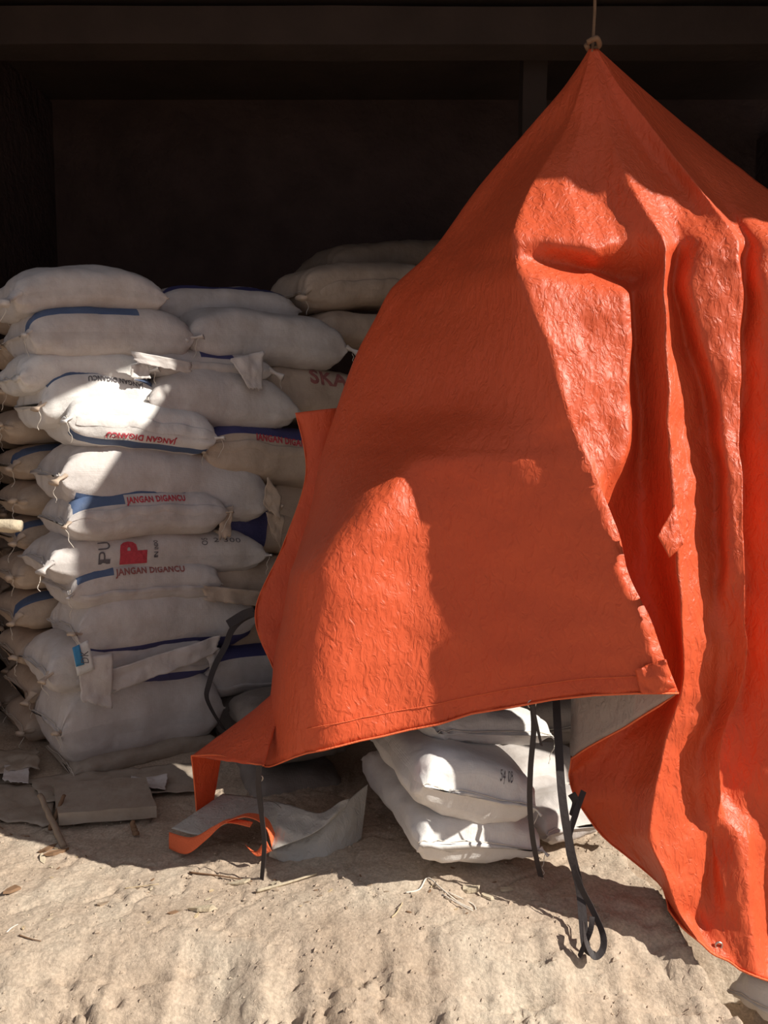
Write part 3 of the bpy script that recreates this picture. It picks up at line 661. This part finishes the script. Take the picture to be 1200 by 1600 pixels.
# raised welt (stitched double line) above the hem
wl = []
for b in range(2*TSUB, 3*TSUB+TSUB, 1):
    i = (THR-3)*TW+b; wl.append(TV[i]-Vector((0, .004, 0)))
v, f = tube(wl, .0016, 4); part('stitched_line', v, f, M['hem'], tarp)
def ring(name, c, R, r, mat, root, ax=Vector((0, 1, 0)), n=20):
    x = ax.cross(Vector((0, 0, 1))).normalized(); y = ax.cross(x).normalized()
    V, Fc = [], []
    for i in range(n):
        a = 2*PI*i/n; d = x*math.cos(a)+y*math.sin(a)
        for k in range(6):
            t = 2*PI*k/6; V.append(c+d*(R+r*math.cos(t))+ax*r*math.sin(t))
    for i in range(n):
        for k in range(6): Fc.append((i*6+k, i*6+(k+1) % 6, ((i+1) % n)*6+(k+1) % 6, ((i+1) % n)*6+k))
    return part(name, V, Fc, M[mat], root)
ring('grommet', P(831, 1100, 2.80), .014, .003, 'metal', tarp)
ring('grommet', TV[(TNR-4)*TW+int(8.9*TSUB)]-Vector((0, .006, 0)), .012, .004, 'metal', tarp)
ring('grommet', P(406, 1216, 3.03), .012, .003, 'metal', tarp)
# suspension rope from the peak up to the roof
rp = empty('rope', P(925, 80, 3.55), 'dark rope holding up the peak of the tarpaulin', 'rope')
v, f = tube(crs([P(925, 82, 3.55), P(928, 40, 3.6), P(930, -40, 3.62), P(931, -420, 3.62)], 6), .007, 6); part('rope_strand', v, f, M['bark'], rp)
v, f = tube(crs([P(918, 66, 3.54), P(932, 60, 3.52), P(936, 72, 3.56), P(922, 78, 3.58), P(916, 70, 3.55)], 5), .012, 6); part('knot', v, f, M['bark'], rp)
# ------------------------------------------------------------------ silver underside heap on the ground
gt = empty('folded_tarpaulin', G(420, 1340), 'silver-grey tarpaulin fold with an orange rim curled up on the ground', 'tarpaulin')
def wave_sheet(top, bot, mats, root, name, nu=60, nv=22, amp=.012, seed=3, rim=0):
    top = crs(top, nu//(len(top)-1)+1); bot = crs(bot, nu//(len(bot)-1)+1)
    def at(L, t):
        x = t*(len(L)-1); k = min(int(x), len(L)-2); return L[k].lerp(L[k+1], x-k)
    V, mi = [], []
    for i in range(nu+1):
        a = at(top, i/nu); b = at(bot, i/nu)
        for j in range(nv+1):
            p = a.lerp(b, j/nv); s = math.sin(PI*j/nv)
            rdg = 1-2*abs(noise.noise((p.x*11+seed, p.y*7, p.z*11)))
            V.append(p+Vector((0, -1, .3))*amp*(N(p.x, p.y, p.z+seed, 8, 3)+rdg*.9)*s)
    for i in range(nu):
        for j in range(nv): mi.append(1 if j >= nv-rim else 0)
    o = part(name, V, grid_faces(nu+1, nv+1), mats, root, mi=mi)
    m = o.modifiers.new('t', 'SOLIDIFY'); m.thickness = .003; return o
top = [P(350, 1243, 3.45), P(400, 1252, 3.40), P(430, 1258, 3.32), P(490, 1268, 3.22), P(552, 1243, 3.20), P(562, 1230, 3.3)]
bot = [P(300, 1300, 3.12), P(350, 1280, 3.06), P(418, 1288, 2.98), P(425, 1318, 3.02), P(470, 1322, 3.06), P(500, 1345, 3.08)]
wave_sheet([P(348, 1240, 3.42), P(400, 1246, 3.36), P(455, 1260, 3.28)], [P(268, 1294, 3.22), P(315, 1304, 3.16), P(352, 1282, 3.16)], [M['silver'], M['silver']], gt, 'dark_fold', amp=.006)
wave_sheet([P(360, 1278, 3.20), P(395, 1258, 3.22), P(425, 1252, 3.20), P(446, 1268, 3.16)], [P(352, 1284, 3.12), P(385, 1276, 3.08), P(415, 1292, 3.06), P(426, 1330, 3.06)], [M['silver'], M['hem']], gt, 'curled_edge', rim=7, amp=.006)
wave_sheet([P(428, 1252, 3.20), P(455, 1258, 3.18), P(500, 1270, 3.15), P(532, 1252, 3.18), P(546, 1248, 3.2)], [P(425, 1328, 3.05), P(440, 1322, 3.05), P(478, 1308, 3.07), P(508, 1290, 3.1), P(540, 1262, 3.18)], [M['silver'], M['silver']], gt, 'crumpled_fold', amp=.016)
wave_sheet([P(425, 1318, 3.10), P(478, 1304, 3.12), P(512, 1284, 3.14), P(545, 1250, 3.22), P(575, 1225, 3.3)], [P(420, 1338, 3.08), P(455, 1352, 3.06), P(492, 1363, 3.04), P(530, 1345, 3.10), P(565, 1310, 3.2)], [M['silver'], M['silver']], gt, 'lower_fold', amp=.010)
wave_sheet([P(264, 1300, 3.22), P(300, 1308, 3.15), P(335, 1290, 3.14), P(360, 1279, 3.15), P(395, 1284, 3.08)], [P(264, 1326, 3.19), P(292, 1334, 3.12), P(325, 1310, 3.12), P(352, 1286, 3.13), P(390, 1292, 3.06)], [M['hem'], M['hem']], gt, 'orange_rim', amp=.002, nv=6)
wave_sheet([P(382, 1318, 3.10), P(400, 1330, 3.06), P(414, 1310, 3.05)], [P(388, 1326, 3.08), P(402, 1338, 3.04), P(424, 1330, 3.04)], [M['hem'], M['hem']], gt, 'orange_rim', amp=.001, nv=4)
# ------------------------------------------------------------------ straps
def ribbon(name, pts, wd, mat, root, face=Vector((0, -1, 0)), n=8, twist=0, th=.0025):
    pts = crs(pts, n); V = []; m = len(pts)
    for i, p in enumerate(pts):
        t = (pts[min(i+1, m-1)]-pts[max(i-1, 0)]).normalized(); s = t.cross(face).normalized()
        u = t.cross(s).normalized(); a = twist*i/m; s2 = s*math.cos(a)+u*math.sin(a); u2 = t.cross(s2).normalized()
        for (c, d) in ((1, 1), (-1, 1), (-1, -1), (1, -1)): V.append(p+s2*wd/2*c+u2*th/2*d)
    Fc = []
    for i in range(m-1):
        for k in range(4): Fc.append((i*4+k, i*4+(k+1) % 4, i*4+4+(k+1) % 4, i*4+4+k))
    Fc += [(0, 3, 2, 1), ((m-1)*4, (m-1)*4+1, (m-1)*4+2, (m-1)*4+3)]
    return part(name, V, Fc, M[mat], root, smooth=False)
s1 = empty('strap', G(408, 1376), 'thin dark strap hanging from the grommet at the left corner of the orange hem', 'strap')
ribbon('band', [P(405, 1196, 3.0), P(404, 1230, 3.0), P(409, 1275, 2.99), P(413, 1320, 2.97), P(409, 1374, 2.96)], .022, 'strap', s1, twist=.8)
s2 = empty('strap', G(846, 1368), 'dark strap hanging from the ringed grommet over the white heap', 'strap')
ribbon('band', [P(832, 1102, 2.79), P(834, 1140, 2.80), P(829, 1200, 2.80), P(828, 1260, 2.81), P(834, 1320, 2.82), P(845, 1370, 2.86)], .020, 'strap', s2, twist=.6)
ribbon('short_end', [P(832, 1102, 2.785), P(838, 1130, 2.79), P(846, 1165, 2.80)], .012, 'strap', s2, twist=1.2)
s3 = empty('strap', G(915, 1420), 'long black double strap hanging over the earth edge and ending in a loop', 'strap')
ribbon('band', [P(868, 1080, 3.00), P(872, 1150, 2.90), P(878, 1240, 2.80), P(890, 1320, 2.75), P(906, 1390, 2.72), P(911, 1440, 2.66), P(916, 1480, 2.60), P(930, 1493, 2.57)], .030, 'strap', s3, twist=.3)
ribbon('band', [P(912, 1236, 2.84), P(900, 1270, 2.80), P(888, 1320, 2.765), P(905, 1380, 2.715), P(925, 1420, 2.68), P(942, 1460, 2.60), P(941, 1485, 2.57), P(928, 1494, 2.56), P(915, 1470, 2.58), P(912, 1440, 2.62)], .022, 'strap', s3, twist=1.0)
ribbon('short_end', [P(893, 1240, 2.83), P(900, 1255, 2.82), P(893, 1275, 2.81)], .03, 'strap', s3, twist=1.4)
ribbon('short_end', [P(925, 1432, 2.62), P(922, 1455, 2.60), P(905, 1495, 2.58)], .018, 'strap', s3, twist=1.4)
s4 = empty('strap', P(340, 1130, 3.4), 'black strap crossing the left pile beside the tarpaulin edge', 'strap')
def of(px, py, o): return onface(px, py, o)
ribbon('band', [of(398, 958, .3), of(378, 968, .2), of(362, 985, .16), of(352, 1010, .14), of(336, 1040, .14), of(326, 1070, .14), of(323, 1090, .14), of(334, 1115, .13), of(350, 1140, .12)], .035, 'strap', s4, twist=.9)
ribbon('short_end', [of(398, 956, .3), of(382, 960, .25), of(356, 976, .2)], .05, 'strap', s4, twist=.4)
# ------------------------------------------------------------------ wood and litter
def stick(label, a, b, r, mat='wood', cat='stick', name='stick', knob=0, group=None):
    a = Vector(a); b = Vector(b); n = 12; pts = []
    for i in range(n+1):
        p = a.lerp(b, i/n); pts.append(p+Vector((N(p.x, i*.3, 1, 3), 0, N(p.z, i*.3, 4, 3)))*r*.5)
    V, Fc = tube(pts, r, 8, r*.85)
    V = [p+Vector((0, 0, 1))*r*.25*noise.noise((p.x*40, p.y*40, p.z*40)) for p in V]
    o = mesh(name, V, Fc, M[mat]); recenter(o); return tag(o, label, cat, group)
# sawn branch poking in at the left, held by the left wall pile
stick('pale peeled branch end poking in at the left edge of the picture', P(-170, 812, 3.35), P(33, 822, 3.4), .030, 'wood_pale', 'branch', 'branch')
# low boards / crate pieces on the ground at left
def board(label, quad, th, mat='wood', name='board', group=None, cat='board'):
    q = [Vector(p) for p in quad]; V = []; nu, nv = 24, 6
    for s in (0, 1):
        for i in range(nu+1):
            for j in range(nv+1):
                a, b = i/nu, j/nv; p = (q[0]*(1-a)*(1-b)+q[1]*a*(1-b)+q[2]*a*b+q[3]*(1-a)*b)
                p.x += .01*noise.noise((a*5, b*5, p.x)) * (a in (0, 1)); p.z += s*th+.004*N(p.x, p.y, s, 9); V.append(p)
    n = (nu+1)*(nv+1); Fc = [tuple(reversed(f)) for f in grid_faces(nu+1, nv+1)]+[tuple(i+n for i in f) for f in grid_faces(nu+1, nv+1)]
    for i in range(nu):
        for j in (0, nv):
            a = i*(nv+1)+j; b = a+nv+1; Fc.append((a, b, b+n, a+n) if j == 0 else (b, a, a+n, b+n))
    for j in range(nv):
        for i in (0, nu):
            a = i*(nv+1)+j; b = a+1; Fc.append((b, a, a+n, b+n) if i == 0 else (a, b, b+n, a+n))
    o = mesh(name, V, Fc, M[mat], smooth=False); recenter(o); return tag(o, label, cat, group)
board('broad low earth-coloured slab in front of the pile foot, its edge lit', [G(92, 1290, .03), G(245, 1278, .03), G(228, 1232, .03), G(85, 1240, .03)], .055, 'flat', name='ground_slab', cat='board')
stick('bent dark stick standing out from the board in front of the pile', G(100, 1324, .005), G(62, 1243, .10), .014, 'wood')
stick('second dark stick leaning against the board edge, right of the bent one', G(78, 1296, .02), G(100, 1243, .11), .010, 'bark')
stick('short dark stub of wood at the right end of the board', G(213, 1304, .01), G(206, 1284, .06), .014, 'bark')
def ground_cloth(label, pts, amp, seed, mat='flat', z=.03):
    q = [G(x, y, z) for x, y in pts]
    o = cloth('empty_sack', q, 36, 18, amp, M[mat], None, seed, .07, 10, .004); recenter(o); return tag(o, label, 'sack')
ground_cloth('empty dusty sack spread flat at the foot of the pile', [(40, 1215), (300, 1190), (330, 1232), (70, 1252)], .012, 11)
ground_cloth('rumpled pale empty sack at the left edge of the ground', [(-70, 1172), (58, 1166), (62, 1196), (-60, 1215)], .022, 12, z=.06)
ground_cloth('small white scrap of sack cloth by the left edge', [(8, 1196), (46, 1198), (44, 1222), (4, 1218)], .010, 13, 'white', z=.05)
ground_cloth('flattened brown sheet of sacking in the shade left of the board', [(-80, 1225), (88, 1222), (80, 1290), (-80, 1270)], .010, 14, z=.02)
ground_cloth('twisted rag of sack cloth between the pile foot and the tarpaulin flap', [(205, 1208), (262, 1212), (258, 1232), (200, 1226)], .016, 15, 'white', z=.05)
# straws and twigs as separate things
def twig(label, pts, r, mat, cat, name, group=None):
    q = [G(x, y, 0) for x, y in pts]; q = [Vector((p.x, p.y, earth_z(p.x, p.y)+r*1.3)) for p in q]
    v, f = tube(crs(q, 5), r, 5, r*.6); o = mesh(name, v, f, M[mat]); recenter(o); return tag(o, label, cat, group)
twig('long pale straw stalk lying below the silver folded tarpaulin', [(400, 1400), (450, 1390), (495, 1381)], .007, 'wood_pale', 'straw', 'straw_stalk')
twig('thin dark line on the earth left of the silver folded tarpaulin', [(296, 1368), (345, 1375), (394, 1381)], .004, 'bark', 'twig', 'twig')  # thin dark line laid along the ground
twig('thin dark twig at the left edge on sunlit earth', [(-5, 1293), (20, 1302), (46, 1309)], .004, 'bark', 'twig', 'twig')
twig('white string curled in a hook below the white heap', [(634, 1411), (655, 1405), (668, 1391), (690, 1408), (715, 1420), (738, 1426)], .0035, 'thread', 'string', 'string')
twig('pale string lying in a loose bundle left of the shadow corner', [(680, 1404), (700, 1418), (728, 1428), (742, 1430), (738, 1420), (700, 1412)], .003, 'thread', 'string', 'string')
twig('short yellowish straw below the white heap', [(612, 1447), (620, 1437), (629, 1425)], .003, 'straw', 'straw', 'straw_stalk')
twig('thin pale straw left of centre on the sunlit earth', [(195, 1390), (220, 1388), (248, 1386)], .0025, 'straw', 'straw', 'straw_stalk')
twig('short white straw near the left edge of the sunlit earth', [(10, 1453), (18, 1448), (28, 1444)], .003, 'thread', 'straw', 'straw_stalk')
twig('slim dark twig low on the left of the sunlit earth', [(30, 1463), (48, 1466), (64, 1469)], .0025, 'bark', 'twig', 'twig')
def chip(x, y, size, ang, mat, label, group, fl=.35):
    p = G(x, y, 0); p.z = earth_z(p.x, p.y); V = []; n = 6
    for s in (0, 1):
        for k in range(n):
            a = 2*PI*k/n; r = size*(.6+.5*random.random()); V.append(Vector((math.cos(a)*r*1.6, math.sin(a)*r*.6, s*size*fl+(random.random()-.5)*size*.2)))
    Fc = [tuple(range(n))[::-1], tuple(range(n, 2*n))]+[(k, (k+1) % n, n+(k+1) % n, n+k) for k in range(n)]
    o = mesh('wood_chip' if mat != 'earth' else 'earth_clod', V, Fc, M[mat], smooth=False); o.location = p; o.rotation_euler = (random.uniform(-.25, .25), random.uniform(-.25, .25), ang)
    return tag(o, label, 'chip' if mat != 'earth' else 'clod', group)
for (x, y, s, a, m, l) in [(75, 1328, .03, 1.0, 'bark', 'brown bark sliver under the bent stick'), (88, 1335, .035, .7, 'bark', 'largest brown bark sliver below the bent stick'),
        (66, 1342, .025, 2.1, 'wood_pale', 'pale chip left of the bark slivers below the bent stick'), (19, 1392, .035, 1.2, 'bark', 'brown splinter near the left edge'),
        (735, 1404, .03, .2, 'wood_pale', 'flat pale chip just below the shadow corner right of the white heap'), (762, 1412, .022, -.4, 'wood_pale', 'small pale chip right of the flat chip below the shadow corner'),
        (790, 1403, .02, .1, 'wood_pale', 'narrow pale chip farthest right below the shadow corner'), (318, 1426, .035, .1, 'wood_pale', 'flat wide chip left of centre on the earth'),
        (270, 1430, .015, .4, 'bark', 'small dark chip left of the flat wide chip'), (160, 1412, .02, .8, 'wood', 'brown chip lying on the left part of the earth'),
        (432, 1388, .016, 0, 'wood_pale', 'small chip near the long pale straw'), (375, 1382, .03, .05, 'wood_pale', 'long flat chip under the thin dark line')]:
    chip(x, y, s, a, m, l, None)
for k in range(46):
    x = random.uniform(10, 780); y = random.uniform(1310, 1455); m = random.choice(['straw', 'wood_pale', 'bark', 'wood'])
    if y < 1375 and x > 170: y += 65
    chip(x, y, random.uniform(.005, .011), random.uniform(0, 3), m, 'tiny scrap of wood or straw scattered on the sunlit earth', 'tiny scraps on the earth')
# grit: uncountable
def grit():
    L = []
    for k in range(2600):
        x = random.uniform(-1.9, 1.3); y = random.uniform(2.25, 3.9); r = random.uniform(.002, .006)*(1 if random.random() < .9 else 2.2); z = earth_z(x, y)
        V = [Vector((x+r*dx*random.uniform(.6, 1.4), y+r*dy*random.uniform(.6, 1.4), z+r*dz)) for dx, dy, dz in ((1, 0, .2), (-.5, .8, .2), (-.5, -.8, .2), (0, 0, 1), (0, 0, -.4))]
        L.append((V, [(0, 1, 3), (1, 2, 3), (2, 0, 3), (1, 0, 4), (2, 1, 4), (0, 2, 4)]))
    V, Fc = merge(L); o = mesh('gravel', V, Fc, M['earth'], smooth=False); return tag(o, 'fine crumbs of earth and grit strewn over the ground', 'grit', kind='stuff')
grit()
flat_text('lettering', 'DK', [onface(127, 1036, .16), onface(125, 1017, .16), onface(138, 1017, .16), onface(139, 1036, .16)], 'grey_ink', ptag, 0)
# post in the dark behind the tarpaulin
tag(beam('post', (1.0, 5.6, 0), (1.0, 5.6, 4.3), .16, M['ceil']), 'dim wooden post standing in the dark behind the tarpaulin peak', 'post')
